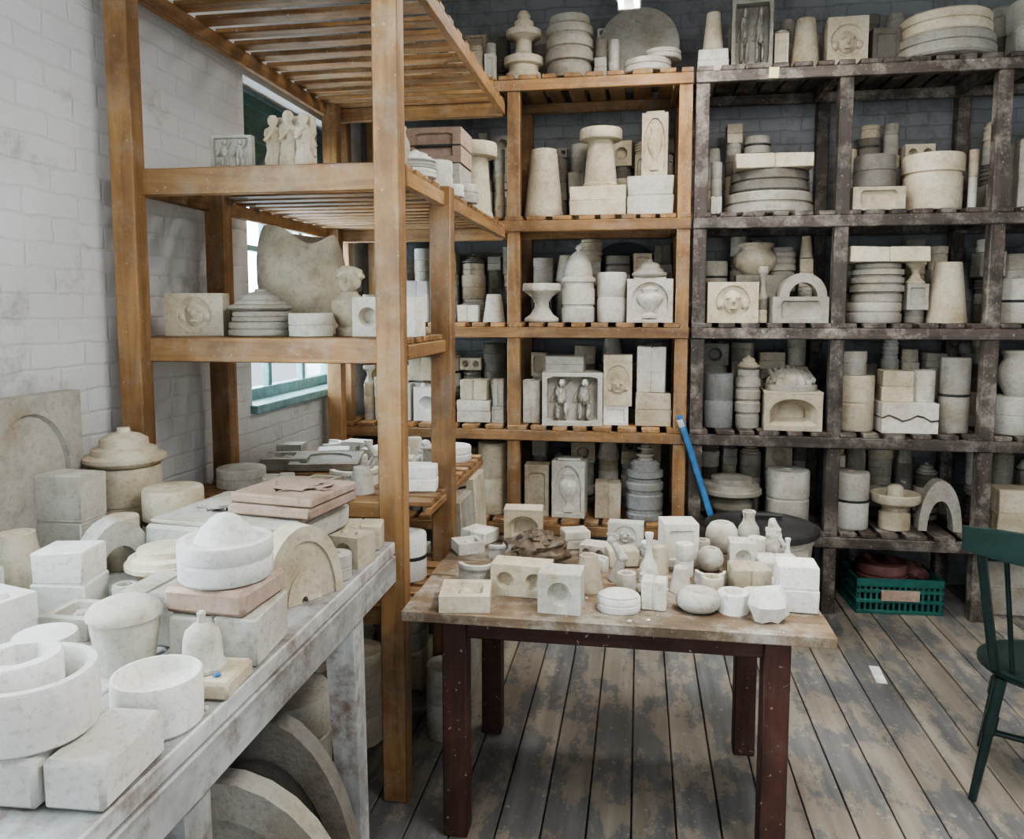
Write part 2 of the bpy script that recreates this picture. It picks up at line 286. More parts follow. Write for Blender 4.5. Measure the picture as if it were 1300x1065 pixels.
def build(b,k,w,d,h,M=None,m=0,rnd=random):
    M=M or Matrix()
    if k in PR: b.lathe(PR[k],w/2,h,M,m,ey=d/w if d else 1)
    if k in('cyl',) and w>.1 and rnd.random()<.2: b.lathe([(1.006,0),(1.016,.1),(1.016,.9),(1.006,1)],w/2,.014,M@T((0,0,h*.5-.007)),7)
    if k=='box':
        t=rnd.random()
        if t<.45: b.box(w,d,h*.49,M,m); b.box(w*.985,d*.98,h*.49,M@T((0,0,h*.5))@RZ(rnd.uniform(-1,1)),m); b.box(w*.96,d*.95,h*.03,M@T((0,0,h*.48)),m)
        elif t<.75: b.box(w*.49,d,h,M@T((-w*.253,0,0)),m); b.box(w*.49,d*.98,h*.99,M@T((w*.253,0,0)),m); b.box(w*.05,d*.94,h*.96,M,m)
        else:
            b.rbox(w,h,d,rect(w*.7,h*.7),[(.9,d*.08)],M@T((0,d/2,h/2))@RX(90),m)
        if t>.93 and w>.14: b.box(w*1.004,d*1.004,.012,M@T((0,0,h*.45)),7)
    elif k=='hbox':
        n=2 if w>h*1.3 else 1; cw=w/n
        for i in range(n):
            b.rbox(cw,h,d,circ(min(cw,h)*.3),[(.92,d*.1),(.7,d*.25),(.4,d*.3)],M@T((-w/2+cw*(i+.5),d/2,h/2))@RX(90),m)
        if w<h*1.6:
            b.lathe([(0,0),(1,0),(.8,.6),(.4,1),(0,1)],w*.12,h*.1,M@T((-w*.25,0,h)),m); b.lathe([(0,0),(1,0),(.8,.6),(.4,1),(0,1)],w*.12,h*.1,M@T((w*.25,0,h)),m)
    elif k=='face':
        b.rbox(w,h,d,circ(min(w,h)*.42,ey=1 if h<w*1.4 else 1.3),[(.94,d*.06),(.9,d*.08)],M@T((0,d/2,h/2))@RX(90),m)
        F=M@T((0,-d/2+d*.1,h*.22)); r=min(w,h)
        b.blob(r*.5,d*.35,r*.58,F,m,.1); b.blob(r*.13,d*.5,r*.2,F@T((0,-.01,r*.2)),m,.05)
        for sx in(-1,1): b.blob(r*.12,d*.2,r*.1,F@T((sx*r*.12,-d*.13,r*.34)),m,.05); b.blob(r*.2,d*.3,r*.24,F@T((sx*r*.3,0,r*.1)),m,.2,2)
        b.blob(r*.2,d*.2,r*.06,F@T((0,-d*.15,r*.1)),m,.05)
    elif k=='urn':
        b.rbox(w,h,d,archl(w*.8,h*.86),[(.97,d*.1)],M@T((0,d/2,h/2))@RX(90),m)
        b.lathe([(0,0),(.6,0),(.62,.08),(.25,.18),(.3,.25),(.85,.45),(1,.6),(.9,.7),(.5,.78),(.55,.86),(.65,.9),(.2,1),(0,1)],w*.3,h*.74,M@T((0,-d/2+d*.1,h*.1)),m,20,.5)
        b.box(w*.7,d*.7,h*.04,M@T((0,0,h)),m)
    elif k=='relief':
        b.rbox(w,h,d,rect(w*.84,h*.86),[(.97,d*.35)],M@T((0,d/2,h/2))@RX(90),m)
        n=max(1,round(w/h*2.0)) if w>h else 2
        for i in range(n):
            x=-w*.38+w*.76*(i+.5)/n; q=w*.76/n; F=M@T((x,-d/2+d*.35,h*.08))
            b.blob(q*.55,d*.7,h*.42,F@T((0,0,h*.28)),m,.25,i+1); b.blob(q*.32,d*.7,h*.17,F@T((q*.05,-d*.1,h*.64)),m,.1,i+3)
            b.blob(q*.25,d*.6,h*.38,F@T((-q*.15,0,0)),m,.2,i+5); b.blob(q*.25,d*.6,h*.36,F@T((q*.2,0,0)),m,.2,i+8)
            b.rod(F@Vector((-q*.2,-.005,h*.6)),F@Vector((-q*.42,-.01,h*.35)),q*.07,m); b.rod(F@Vector((q*.2,-.005,h*.6)),F@Vector((q*.45,-.01,h*.75)),q*.07,m)
    elif k=='figs':
        b.box(w,d,h*.1,M,m)
        b.blob(w*.9,d*.55,h*.8,M@T((0,d*.2,h*.05)),m,.35,9,3.5,24,16); b.box(w*.9,d*.34,h*.86,M@T((0,d*.3,h*.1)),m,.01)
        for i,x in enumerate((-.33,0,.33)):
            F=M@T((x*w,-d*.08,h*.1)); b.lathe([(0,0),(.9,0),(1,.1),(.7,.3),(.8,.5),(1,.62),(.9,.72),(.4,.78),(.35,.8),(.55,.85),(.6,.92),(.35,1),(0,1)],w*.17,h*(.86+.06*(i%2)),F,m,16,.9,ribs=(5,.12))
            b.rod(F@Vector((w*.1,-.02,h*.6)),F@Vector((-w*.05,-d*.4,h*.4)),w*.035,m)
    elif k=='bigpot':
        n=40;L=26;vs=[];fs=[]
        def rr(t): 
            P=[(.0,.80),(.1,.86),(.3,.96),(.5,1),(.7,.98),(.85,.92),(.95,.84),(1,.78)]
            for (a,ra),(c,rc) in zip(P,P[1:]):
                if t<=c: return ra+(rc-ra)*(t-a)/(c-a)
            return P[-1][1]
        def tp(a): return .95+.04*cos(a+2.6)-.13*max(0,cos(a+1.0))**6
        for i in range(L+1):
            t=i/L
            for j in range(n):
                a=2*pi*j/n; q=rr(t)*w/2*(1+.05*sin(3*a+t*3)*t); vs.append((q*cos(a),q*sin(a)*.85,t*h*tp(a)))
        for j in range(n):
            a=2*pi*j/n; q=rr(1)*w/2*.9; vs.append((q*cos(a),q*sin(a)*.85,h*(tp(a)-.01)))
        for j in range(n):
            a=2*pi*j/n; q=w/2*.6; vs.append((q*cos(a),q*sin(a)*.85,h*.7))
        for i in range(L+2): fs+=[[i*n+j,i*n+(j+1)%n,(i+1)*n+(j+1)%n,(i+1)*n+j] for j in range(n)]
        fs+=[list(range(n)),[(L+2)*n+j for j in range(n)]]; b.add(vs,fs,M,m)
    elif k=='arch': b.halfring(w/2,w*.3,d,M@Matrix.Diagonal((1,1,h/(w/2),1)),m)
    elif k=='half':
        b.halfring(w/2,w*.4,d,M@Matrix.Diagonal((1,1,h/(w/2),1)),m); b.halfring(w*.41,w*.2,d*.8,M@Matrix.Diagonal((1,1,h/(w/2),1)),m); b.halfring(w*.21,w*.04,d*.95,M@Matrix.Diagonal((1,1,h/(w/2),1)),m)
    elif k=='tunnel':
        b.rbox(w,h,d,archl(w*.82,h*.74),[(.98,d*.02),(.8,d*.12),(.78,d*.2),(.6,d*.3),(.58,d*.5)],M@T((0,d/2,h/2))@RX(90),m); b.box(w*1.02,d,h*.06,M@T((0,0,h)),m)
    elif k=='ribd':
        b.lathe([(0,0),(1,0),(1,.2),(.9,.25)],w/2,h,M,m); b.lathe([(.9,.25),(.88,.4),(.7,.65),(.4,.85),(0,.9)],w/2,h,M,m,64,ribs=(16,.05))
        for i in range(7): b.rod(M@Vector(((i-3)*w*.12,-w*.32,h*.45)),M@Vector(((i-3)*w*.12,w*.3,h*(.9-.05*abs(i-3)))),w*.05,m)
    elif k=='wedge':
        n=9
        for lo in(0,1):
            vs=[]
            for i in range(n):
                x=-w/2+w*i/(n-1); z=h*(.5+.1*sin(i*1.5))
                a,c=(0,z-.008) if not lo else (z+.004,h)
                vs+=[(x,-d/2,a),(x,d/2,a),(x,d/2,c),(x,-d/2,c)]
            fs=[[i*4+q,i*4+(q+1)%4,i*4+4+(q+1)%4,i*4+4+q] for i in range(n-1) for q in range(4)]+[[0,1,2,3],[(n-1)*4+q for q in range(4)]]
            b.add(vs,fs,M,m)
        b.box(w*.9,d*.9,h*.5,M@T((0,0,h*.25)),3)
    elif k=='oct': 
        n=32; lo=poly(w*.34,8); vs=[(w/2*cos(2*pi*i/n),w/2*sin(2*pi*i/n),0) for i in range(n)]; vs+=[(x,y,h*.96) for x,y,_ in vs]; vs+=[(x*.95,y*.95,h) for x,y,_ in vs[:n]]
        vs+=[(x,y,h) for x,y in lo]+[(x*.8,y*.8,h*.45) for x,y in lo]
        fs=[[k*n+i,k*n+(i+1)%n,(k+1)*n+(i+1)%n,(k+1)*n+i] for k in range(4) for i in range(n)]+[list(range(n)),[4*n+i for i in range(n)]]; b.add(vs,fs,M,m)
    elif k=='torus': b.torus(w/2-h*.5,h*.5,M,m)
    elif k=='bag':
        b.blob(w,d,h,M,m,.3,3,1.6,9,6)
    elif k=='bust':
        b.lathe([(0,0),(.75,0),(.78,.1),(.6,.14),(.75,.2),(1,.42),(.95,.5),(.5,.58),(.42,.62)],w/2,h,M,m,20,.8,ribs=(4,.05)); F=M@T((0,0,h*.6)); b.blob(w*.62,w*.6,h*.34,F,m,.1); b.blob(w*.1,w*.2,h*.1,F@T((0,-w*.3,h*.13)),m,.05); b.blob(w*.75,w*.6,h*.24,F@T((0,w*.06,h*.14)),m,.2,4)
    elif k=='lump':
        b.blob(w*.9,w*.7,h*.55,M,m,.25,2); b.blob(w*.6,w*.5,h*.5,M@T((w*.05,0,h*.35)),m,.25,5); b.blob(w*.35,w*.35,h*.28,M@T((0,0,h*.72)),m,.1,6); b.rod(M@Vector((w*.2,-w*.1,h*.6)),M@Vector((w*.45,-w*.25,h*.35)),w*.09,m)
    elif k=='arm':
        b.rod(M@Vector((-w*.2,0,0)),M@Vector((w*.1,0,h*.5)),w*.24,m,w*.18); b.rod(M@Vector((w*.1,0,h*.48)),M@Vector((-w*.25,0,h*.85)),w*.17,m,w*.11); b.blob(w*.34,w*.22,h*.2,M@T((-w*.3,0,h*.8)),m,.15); b.blob(w*.42,w*.42,h*.22,M@T((w*.1,0,h*.4)),m,.1)
        for i in range(4): b.rod(M@Vector((-w*.4+i*w*.07,0,h*.95)),M@Vector((-w*.46+i*w*.09,-.004,h*1.06)),w*.035,m)
    elif k=='lowbox':
        b.rbox(w,d,h,rect(w*.7,d*.66),[(.92,h*.3),(.6,h*.6)],M,m); b.blob(w*.3,d*.3,h*.5,M@T((0,0,h*.45)),m,.2)
    elif k=='halfm': b.halfring(w/2,w*.28,h,M@T((0,0,h/2))@RX(90),m); b.halfring(w/2,w*.4,h*.5,M@T((0,0,h))@RX(90),m)
    elif k=='heart':
        b.lathe(PR['disc'],w/2,h*.7,M,m,ey=.75); b.lathe([(0,0),(.9,0),(.94,.2),(.7,.6),(.3,.9),(0,1)],w/2,h*.35,M@T((0,0,h*.68)),m,28,.75)
    elif k=='bowls':
        b.lathe(PR['disc'],w*.5,h*.3,M,m); b.lathe(PR['disc'],w*.46,h*.22,M@T((.005,0,h*.3)),2); b.lathe(PR['lid'],w*.5,h*.48,M@T((0,0,h*.52)),m)
    elif k=='board':
        b.rbox(w,h,d,archl(w*.75,h*.8),[(.96,d*.3)],M@T((0,d/2,h/2))@RX(90),m)
R=random.Random(7)
def item(k,x,y,z,w,h,m=0,d=None,rot=0,name=None,M=None):
    b=B(); 
    if d is None:
        d=w if (k in PR or k in('oct','torus','ribd','bag','bigpot','bowls','bust','lump','arm','lowbox','halfm','heart')) else min(w*.8,.2)
    JIT[0]=.035; build(b,k,w,d,h,M,m,R); JIT[0]=0
    return b.obj(name or NAMES[k],PL,(x,y,z),rot)
# ------------------------------------------------------------ room
XL,YB,XR,ZC,YF=-1.8,5.0,3.3,3.6,-1.2
b=B(); x=XL-.05
while x<XR+.05:
    w=.142; b.bar(x+.0025,x+w-.0025,YF,YB+.05,-.03,0,0,.003); x+=w
b.obj('floor',[FLOOR])
b=B(); b.bar(XL-.3,XR+.2,YF,YB+.2,-.08,-.031); b.obj('floor_underlay',[DARK[1]])
W1=(3.45,4.7,1.2,2.72); W2=(.3,1.7,1.25,2.75)
b=B(); t=.28
for y0,y1,z0,z1 in ((YF,W2[0],0,ZC),(W2[1],W1[0],0,ZC),(W1[1],YB,0,ZC),(W2[0],W2[1],0,W2[2]),(W2[0],W2[1],W2[3],ZC),(W1[0],W1[1],0,W1[2]),(W1[0],W1[1],W1[3],ZC)):
    b.bar(XL-t,XL,y0,y1,z0,z1,0,0)
b.obj('wall_left',[BRL],smooth=False)
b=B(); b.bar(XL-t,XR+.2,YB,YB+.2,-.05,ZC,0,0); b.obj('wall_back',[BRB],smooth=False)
b=B(); b.bar(XR,XR+.2,YF,YB,-.05,ZC,0,0); b.obj('wall_right',[BRL],smooth=False)
b=B(); b.bar(XL-t,XR+.2,YF,YB+.2,ZC,ZC+.1,0,0); b.obj('ceiling',[WHITE],smooth=False)
def glassmat():
    m,nt,bs=newmat('window_glass'); bs.inputs['Base Color'].default_value=(.9,.97,1,1); bs.inputs['Roughness'].default_value=.05
    bs.inputs['Transmission Weight'].default_value=1; bs.inputs['IOR'].default_value=1.02; return m
GL=glassmat()
def window(n,W,cols,rows,trans=.0):
    y0,y1,z0,z1=W; b=B(); X0,X1=XL-.16,XL-.10; f=.06
    b.bar(X0,X1,y0,y1,z0,z0+f);b.bar(X0,X1,y0,y1,z1-f,z1);b.bar(X0,X1,y0,y0+f,z0,z1);b.bar(X0,X1,y1-f,y1,z0,z1)
    b.bar(XL-.18,XL+.04,y0-.02,y1+.02,z0-.035,z0+.005)
    zt=z1-trans
    if trans:
        b.bar(X0,X1,y0,y1,zt-.04,zt+.03)
        k=int(trans/.06)
        for i in range(k): b.box(.015,y1-y0-.1,.075,T((XL-.12,(y0+y1)/2,zt+.02+i*(trans-.06)/k))@RY(28),2)
    for i in range(1,cols): yy=y0+(y1-y0)*i/cols; b.bar(X0+.01,X1-.01,yy-.018,yy+.018,z0,zt)
    for i in range(1,rows): zz=z0+(zt-z0)*i/rows; b.bar(X0+.01,X1-.01,y0,y1,zz-.015,zz+.015)
    b.bar(XL-.135,XL-.13,y0+.03,y1-.03,z0+.03,zt-.02,1,0)
    b.obj('window_%d'%n,[TEAL,GL,LOUV])
window(1,W1,3,3,.38); window(2,W2,3,3)
# ------------------------------------------------------------ back shelving
LV=[.457,1.0,1.583,2.172,2.93]
YS=4.39
def shelving(name,posts,x0,x1,mats,levels,pw=.07):
    b=B()
    for px in posts:
        for y0 in (YS,YB-.09): b.bar(px-pw/2,px+pw/2,y0,y0+.07,0,LV[-1]-.03,2)
    for z in levels:
        b.bar(x0,x1,YS-.012,YS+.03,z-.085,z-.026,0); b.bar(x0,x1,YB-.11,YB-.08,z-.085,z-.026,0)
        for px in posts: b.bar(px-pw/2-.03,px-pw/2-.002,YS+.03,YB-.09,z-.085,z-.026,1)
        x=x0+.01
        while x<x1-.05:
            w=R.uniform(.075,.11); w=min(w,x1-x); b.bar(x,x+w,YS-.01,YB-.03,z-.026,z,1); x+=w+R.uniform(.02,.045)
    b.obj(name,mats)
shelving('pine_storage_rack',[-1.70,-.703,.225],-1.74,.262,PINE,LV)
shelving('old_wooden_storage_rack',[.312,1.034,1.788,2.54,3.22],.275,3.26,DARK,LV)
ROW=[
(4,[('fin',-.67,.22,.39,0,1,0),('rib',-.41,.27,.34,0,2,0),('disc',.02,.26,.07,0,0,-.04),('disc',.10,.2,.05,.07,2,-.04),('box',.37,.16,.12,0,0,0),('cone',.37,.11,.2,.12,1,0),('relief',.57,.21,.36,0,2,0),('cone',.85,.15,.26,0,1,0),('face',1.05,.2,.24,0,1,0),('box',1.24,.14,.18,0,3,0),('disc',1.54,.48,.11,0,2,0),('disc',1.54,.44,.11,.11,1,0),('box',2.0,.25,.3,0,0,0),('cyl',2.35,.3,.25,0,0,0)]),
(3,[('cone',-.55,.22,.38,0,1,0),('box',-.24,.31,.16,0,1,0),('fcone',-.23,.24,.32,.16,1,0),('box',.05,.25,.21,0,0,0),('urn',.07,.14,.34,.21,1,0),
 ('disc',.70,.48,.12,0,2,.03),('disc',.70,.43,.115,.12,3,.03),('box',.70,.40,.075,.235,1,.03),
 ('box',1.22,.26,.12,0,1,0),('cyl',1.22,.21,.17,.12,3,0),('drum',1.52,.3,.29,0,1,0),('box',2.0,.22,.34,0,2,0),('cyl',2.28,.25,.3,0,1,0)]),
(2,[('gob',-.56,.22,.22,0,0,0),('dome',-.35,.19,.44,0,0,0),('cyl',-.16,.165,.28,0,0,0),('urn',.05,.25,.24,0,0,0),('lid',.05,.2,.1,.25,2,0),
 ('face',.49,.27,.22,0,1,0),('box',.68,.28,.27,0,2,.24),('pot',.65,.25,.18,.27,1,.24),('box',.84,.29,.14,0,2,0),('arch',.87,.25,.13,.14,2,0),
 ('disc',1.25,.28,.11,0,2,0),('rib',1.26,.27,.21,.11,2,0),('box',1.28,.40,.08,.32,1,0),('cone',1.61,.2,.32,0,1,0),('cyl',1.96,.2,.23,0,0,0),('box',2.25,.3,.3,0,1,0),
 ('box',-1.45,.15,.36,0,0,0),('box',-1.29,.13,.24,0,6,0),('cyl',-1.15,.12,.2,0,0,0),('box',-.99,.12,.1,0,0,0),('cone',-.84,.13,.16,0,0,0)]),
(1,[('box',-1.41,.15,.22,0,6,0),('hbox',-1.23,.16,.2,0,6,0),('box',-.95,.2,.13,0,0,0),('box',-.95,.16,.12,.13,1,0),
 ('box',-.61,.1,.25,0,0,0),('relief',-.38,.34,.3,0,0,0),('box',-.42,.22,.09,.3,2,0),('box',-.13,.14,.11,0,6,0),('face',-.12,.16,.29,.11,1,0),('box',.08,.2,.19,0,1,0),('box',.07,.16,.26,.19,0,0),
 ('cyl',.44,.16,.3,0,4,0),('rib',.60,.14,.33,0,2,.0),('lid',.60,.12,.07,.33,1,0),('tunnel',.83,.3,.2,0,1,0),('ribd',.83,.28,.13,.214,2,0),
 ('cyl',1.17,.19,.3,0,1,0),('cyl',1.15,.14,.13,.3,2,0),('wedge',1.42,.28,.16,0,0,0),('box',1.37,.16,.17,.16,1,0),('cyl',1.51,.12,.17,.16,0,0),('cyl',1.67,.15,.4,0,2,0),('cyl',1.96,.21,.2,0,0,0),('pot',1.97,.18,.24,.2,0,0),('box',2.3,.3,.35,0,0,0)]),
(0,[('cyl',-.85,.17,.42,0,1,0),('cyl',-1.1,.2,.3,0,1,0),('box',-.58,.14,.3,0,1,0),('urn',-.39,.19,.33,0,0,0),('box',-.17,.15,.21,0,1,0),('ring',.04,.21,.34,0,4,0),('fin',.04,.1,.1,.34,0,0),
 ('plate',.53,.34,.26,0,2,0),('cyl',.83,.23,.31,0,0,0),('cyl',1.17,.18,.31,0,0,0),('ped',1.40,.26,.24,0,1,0),('arch',1.62,.22,.28,0,2,0),('box',2.0,.22,.25,0,1,0),('cyl',2.3,.25,.3,0,1,0)])]
OCC={}
for lv,its in ROW:
    for k,x,w,h,dz,m,yo in its:
        d=None if k in PR else min(.24,max(w*.8,.1))
        if k in('arch',): d=.08
        hw=(w/2 if k in PR or k in('ribd',) else (d or w)/2)
        hw=max(hw,.12) if lv<4 else .14
        if yo<.1 and dz==0: OCC.setdefault(lv,[]).append((x-w/2,x+w/2))
        item(k,x,YS+.02+hw+yo*.95,LV[lv]+dz+.001,w,h,m,d,R.uniform(-5,5))
item('disc',-.03,4.72,LV[4]+.22,.46,.035,2,M=RX(78),name='large_round_plate_mold')
b=B(); b.lathe([(0,0),(.9,.1),(1,.6),(.97,1),(.7,.4),(0,.35)],.2,.04,RX(80),0,32,.75); b.obj('dark_oval_platter',[STRAP],(-.1,4.93,LV[2]+.33))
b=B(); b.box(.05,.003,.055,RY(3)); b.obj('paper_tag',[PAPER],(.665,YS-.016,2.85))
# rows of older moulds behind, and small ones in the gaps of the front row
BAYS=[(-1.64,-.76),(-.65,.18),(.36,.98),(1.09,1.73),(1.84,2.48),(2.6,3.15)]
JIT[0]=.035
def pile(b,x,w,y,d,tgt,lim,mats,kinds,z=0):
    while z<tgt-.04:
        k=R.choice(kinds); h=min(R.uniform(.05,.19),lim-z)
        if k in('disc','lid'): h=min(h,.07)
        if k in('cone','lid','hbox','cupc') and z<tgt*.55: k='cyl'
        ww=w*R.uniform(.82,1); build(b,k,ww,min(ww,d),h,T((x+w/2,y,z))@RZ(R.uniform(-6,6) if k in('box','hbox') and w<.15 else 0),R.choice(mats),R); z+=h
        if k in('cone','lid','hbox','gob','dome','fin','cupc'): break
for lv in range(5):
    for bx0,bx1 in BAYS:
        b=B(); x=bx0; lim=.49 if lv<3 else (.54 if lv==3 else .34)
        while x<bx1-.06:
            w=min(R.uniform(.09,.17),bx1-x); pile(b,x,w,4.79,w,lim*R.uniform(.72,1.),lim,[0,1,1,2,2,2,3,3],['cyl','box','cyl','drum','cone','disc','box','rib','hbox','lid'])
            x+=w+.005
        oc=sorted(o for o in OCC.get(lv,[]) if o[1]>bx0-.05 and o[0]<bx1+.05); cur=bx0; gaps=[]
        for a,c in oc+[(bx1,bx1)]:
            if a-cur>.05: gaps.append((cur,a))
            cur=max(cur,c)
        for a,c in gaps:
            x=a+.006
            while c-x>.045:
                w=min(R.uniform(.06,.13),c-x-.006); y=YS+.05+w/2+R.uniform(0,.06)
                pile(b,x,w,y,w,R.uniform(.12,.38),.42 if lv<4 else .2,[0,1,1,2,2,3],['cyl','box','disc','tube','box','cone','gob','hbox','cupc'])
                x+=w+.004
        b.obj('stored_plaster_molds',PL,(0,0,LV[lv]+.001))
JIT[0]=0
# ------------------------------------------------------------ left pine rack
b=B(); PY0,PY1=2.45,3.02; L2=2.125; LT=2.80
for px,py,zt in((-.79,PY0,3.3),(-1.70,PY0,3.3),(-.765,PY1,L2),(-1.70,PY1,L2),(-1.70,4.25,LT)):
    b.bar(px-.042,px+.042,py-.035,py+.035,0,zt,2)
XI0,XI1=-1.745,-.745
def deck(z,y0,y1,ph=.085,sp=.092,sw=.062):
    n=int((y1-y0)/sp)
    b.bar(XI0,XI1-.09,y0-.03,y0,z-ph,z-.0,0); b.bar(XI0,XI1-.01,y1-.04,y1,z-ph,z-.022,0)
    b.bar(XI1-.03,XI1,y0-.0,y1,z-ph*.85,z-.022,1); b.bar(XI0+.0,XI0+.03,y0,y1,z-ph*.85,z-.022,1)
    for i in range(n):
        yy=y0+.01+(y1-y0-.07)*i/(n-1); b.bar(XI0+.01,XI1-.005,yy,yy+sw,z-.022,z,0)
deck(1.56,PY0+.05,PY1+.04); deck(L2,PY0+.05,4.36,.09,.11,.07); deck(LT,PY0+.05,4.36,.10,.135,.075); deck(.66,PY0+.05,PY1+.04,.07); deck(.95,PY0+.3,3.72,.06)
for z in (2.06,2.10,1.50,1.54): b.rod((-.80,PY0-.037,z),(-.80,PY0-.034,z),.005,0)
b.obj('left_pine_rack',PINE)
SZ=L2+.001
item('relief',-1.39,2.58,SZ,.145,.12,2,.03,5); item('figs',-1.20,2.62,SZ,.18,.2,1,.1,-8)
item('vase',-.79,2.58,SZ,.06,.13,1); item('bowls',-.81,2.82,SZ,.15,.1,0); item('disc',-.80,3.1,SZ,.12,.11,0); item('disc',-.79,3.5,SZ,.14,.08,0); item('disc',-.79,3.3,SZ,.1,.05,6)
item('box',-.95,3.72,SZ,.26,.2,2,.26); item('box',-.95,3.72,SZ+.201,.26,.16,5,.24); item('fcone',-.86,4.08,SZ,.24,.38,1)
item('cyl',-1.2,3.9,SZ,.2,.2,2)
SZ=1.561
item('face',-1.555,2.6,SZ,.21,.15,1,.06,6); item('bowls',-1.32,2.61,SZ,.22,.165,2); item('cyl',-1.12,2.58,SZ,.15,.08,0); item('bigpot',-1.28,2.87,SZ,.34,.41,1); item('bust',-1.01,2.66,SZ,.13,.25,1)
item('hbox',-.865,2.66,SZ,.22,.135,0,.14); item('cyl',-.92,2.9,SZ,.2,.09,0)
SZ=.951
for k,x,y,w,h,m,r in (('cyl',-1.57,2.9,.19,.075,0,0),('board',-1.33,3.1,.3,.03,2,0),('hbox',-1.40,3.45,.14,.06,6,20),('halfm',-1.14,3.02,.2,.05,0,30),('box',-1.0,3.2,.12,.08,0,10),('lump',-.93,3.35,.12,.13,6,0),('disc',-.87,3.56,.2,.07,6,0),('box',-.84,2.95,.13,.1,6,8),('box',-1.2,3.55,.16,.05,0,-20),('lowbox',-1.56,3.3,.2,.05,2,15),('cone',-1.05,3.58,.1,.1,0,0),('box',-.83,3.2,.12,.13,2,0),('cone',-1.05,2.86,.1,.1,0,0),('arm',-1.15,3.3,.1,.12,6,0),('disc',-1.27,3.4,.1,.04,6,0),('halfm',-1.5,3.6,.16,.05,6,100),
  ('box',-1.38,2.84,.12,.06,0,25),('lowbox',-1.22,2.86,.12,.05,1,-10),('halfm',-.93,3.08,.1,.04,6,80),('box',-1.63,3.5,.12,.07,0,5),('hbox',-1.35,3.62,.12,.07,6,-8),('tube',-1.06,3.42,.07,.08,0,0)):
    if k=='board': item(k,x,y,SZ,w,.2,m,.03,12,name='plaster_slab',M=T((0,.1,.02))@RX(-84))
    else: item(k,x,y,SZ,w,h,m,rot=r)
SZ=.661
item('cyl',-.84,2.76,SZ,.14,.17,6); item('disc',-1.05,2.75,SZ,.2,.1,2); item('cyl',-1.3,2.8,SZ,.22,.2,1); item('box',-1.55,2.8,SZ,.2,.2,1)
b=B()
for i,(y0,y1,h,m) in enumerate(((3.12,3.36,.40,2),(3.4,3.62,.44,1))):
    b.box(.04,y1-y0,h,T((-.72,(y0+y1)/2,.46))@RY(-3),m); b.box(.05,y1-y0-.02,.45,T((-.715,(y0+y1)/2,.0)),m)
b.obj('stacked_plaster_slabs',PL)
JIT[0]=.035
for (x0,x1,y) in ((-1.6,-.9,2.78),(-1.6,-.84,3.3),(-1.6,-.85,3.7)):
    b=B(); x=x0
    while x<x1-.1:
        w=R.uniform(.16,.26); w=min(w,x1-x+.04); z=0
        for q in range(R.choice([2,3,3])):
            k=R.choice(['cyl','disc','rib','bowlo','box']); h={'disc':.08,'bowlo':.12}.get(k,.16); build(b,k,w*.96,w*.96,h,T((x+w/2,y,z)),R.choice([1,1,2,2,3]),R); z+=h
        x+=w
    b.obj('stored_plaster_molds',PL,(0,0,.001))
JIT[0]=0
item('cyl',-.72,2.88,.001,.17,.28,2)
# ------------------------------------------------------------ left workbench
b=B(); BX=-.76; bz=.905
for i in range(4):
    w=(BX-XL-.02)/4; b.bar(XL+.012+i*w,XL+.012+(i+1)*w-.004,.3,2.40,bz-.04,bz,1)
b.bar(BX-.03,BX-.006,.32,2.39,bz-.13,bz-.041,1)
b.bar(XL+.05,BX-.03,2.33,2.36,bz-.13,bz-.041,0)
for y in(.5,1.25,2.08):
    for x,sx in((BX-.07,.03),(XL+.12,0)):
        vs=[]
        for z,ww,o in((0,.03,sx),(bz-.042,.045,0)): vs+=[(x+o-ww,y-ww,z),(x+o+ww,y-ww,z),(x+o+ww,y+ww,z),(x+o-ww,y+ww,z)]
        b.add(vs,[[0,1,2,3],[4,5,6,7],[0,1,5,4],[1,2,6,5],[2,3,7,6],[3,0,4,7]],None,2)
    b.bar(XL+.12,BX-.07,y-.02,y+.02,.2,.26,0)
b.obj('painted_workbench',BENCH)
Z=bz+.001
def I(k,x,y,z,w,h,m=0,**kw): return item(k,x,y,z+.0,w,h,m,**kw)
b=B(); build(b,'board',.42,.05,.5,None,2); b.obj('arched_mold_board',PL,(XL+.06,1.98,Z),90)
I('cyl',-1.63,2.27,Z,.22,.25,1); I('lid',-1.63,2.27,Z+.251,.25,.12,1)
I('box',-1.66,2.06,Z,.15,.27,0,d=.12); I('arch',-1.43,1.93,Z,.2,.17,0,d=.08,rot=60); I('box',-1.40,1.72,Z,.13,.16,6,d=.12,rot=10); I('plate',-1.21,1.83,Z,.2,.14,1)
I('cyl',-1.42,2.2,Z,.18,.2,1); I('cone',-1.62,1.8,Z,.14,.16,1); I('box',-1.58,1.58,Z,.13,.12,6,d=.14,rot=12); I('hbox',-1.42,1.50,Z,.13,.11,6,d=.12,rot=-14); I('cyl',-1.26,2.2,Z,.13,.10,1)
I('box',-1.6,1.38,Z,.16,.1,6,d=.14); I('lowbox',-1.28,1.60,Z,.12,.05,0); I('disc',-1.24,1.44,Z,.13,.06,6); I('cupc',-1.53,1.93,Z,.09,.1,0); I('box',-1.30,2.02,Z,.1,.06,2,d=.08,rot=30); I('tube',-1.25,1.72,Z,.06,.07,0)
I('box',-1.42,1.33,Z,.12,.07,6,d=.1,rot=8); I('cyl',-1.48,2.03,Z,.1,.15,1); I('halfm',-1.12,1.76,Z,.14,.05,1,rot=40); I('rib',-1.05,1.95,Z,.12,.07,2)
I('box',-1.18,2.14,Z,.12,.075,2,d=.2); I('disc',-.97,2.08,Z,.14,.075,2)
JIT[0]=.05
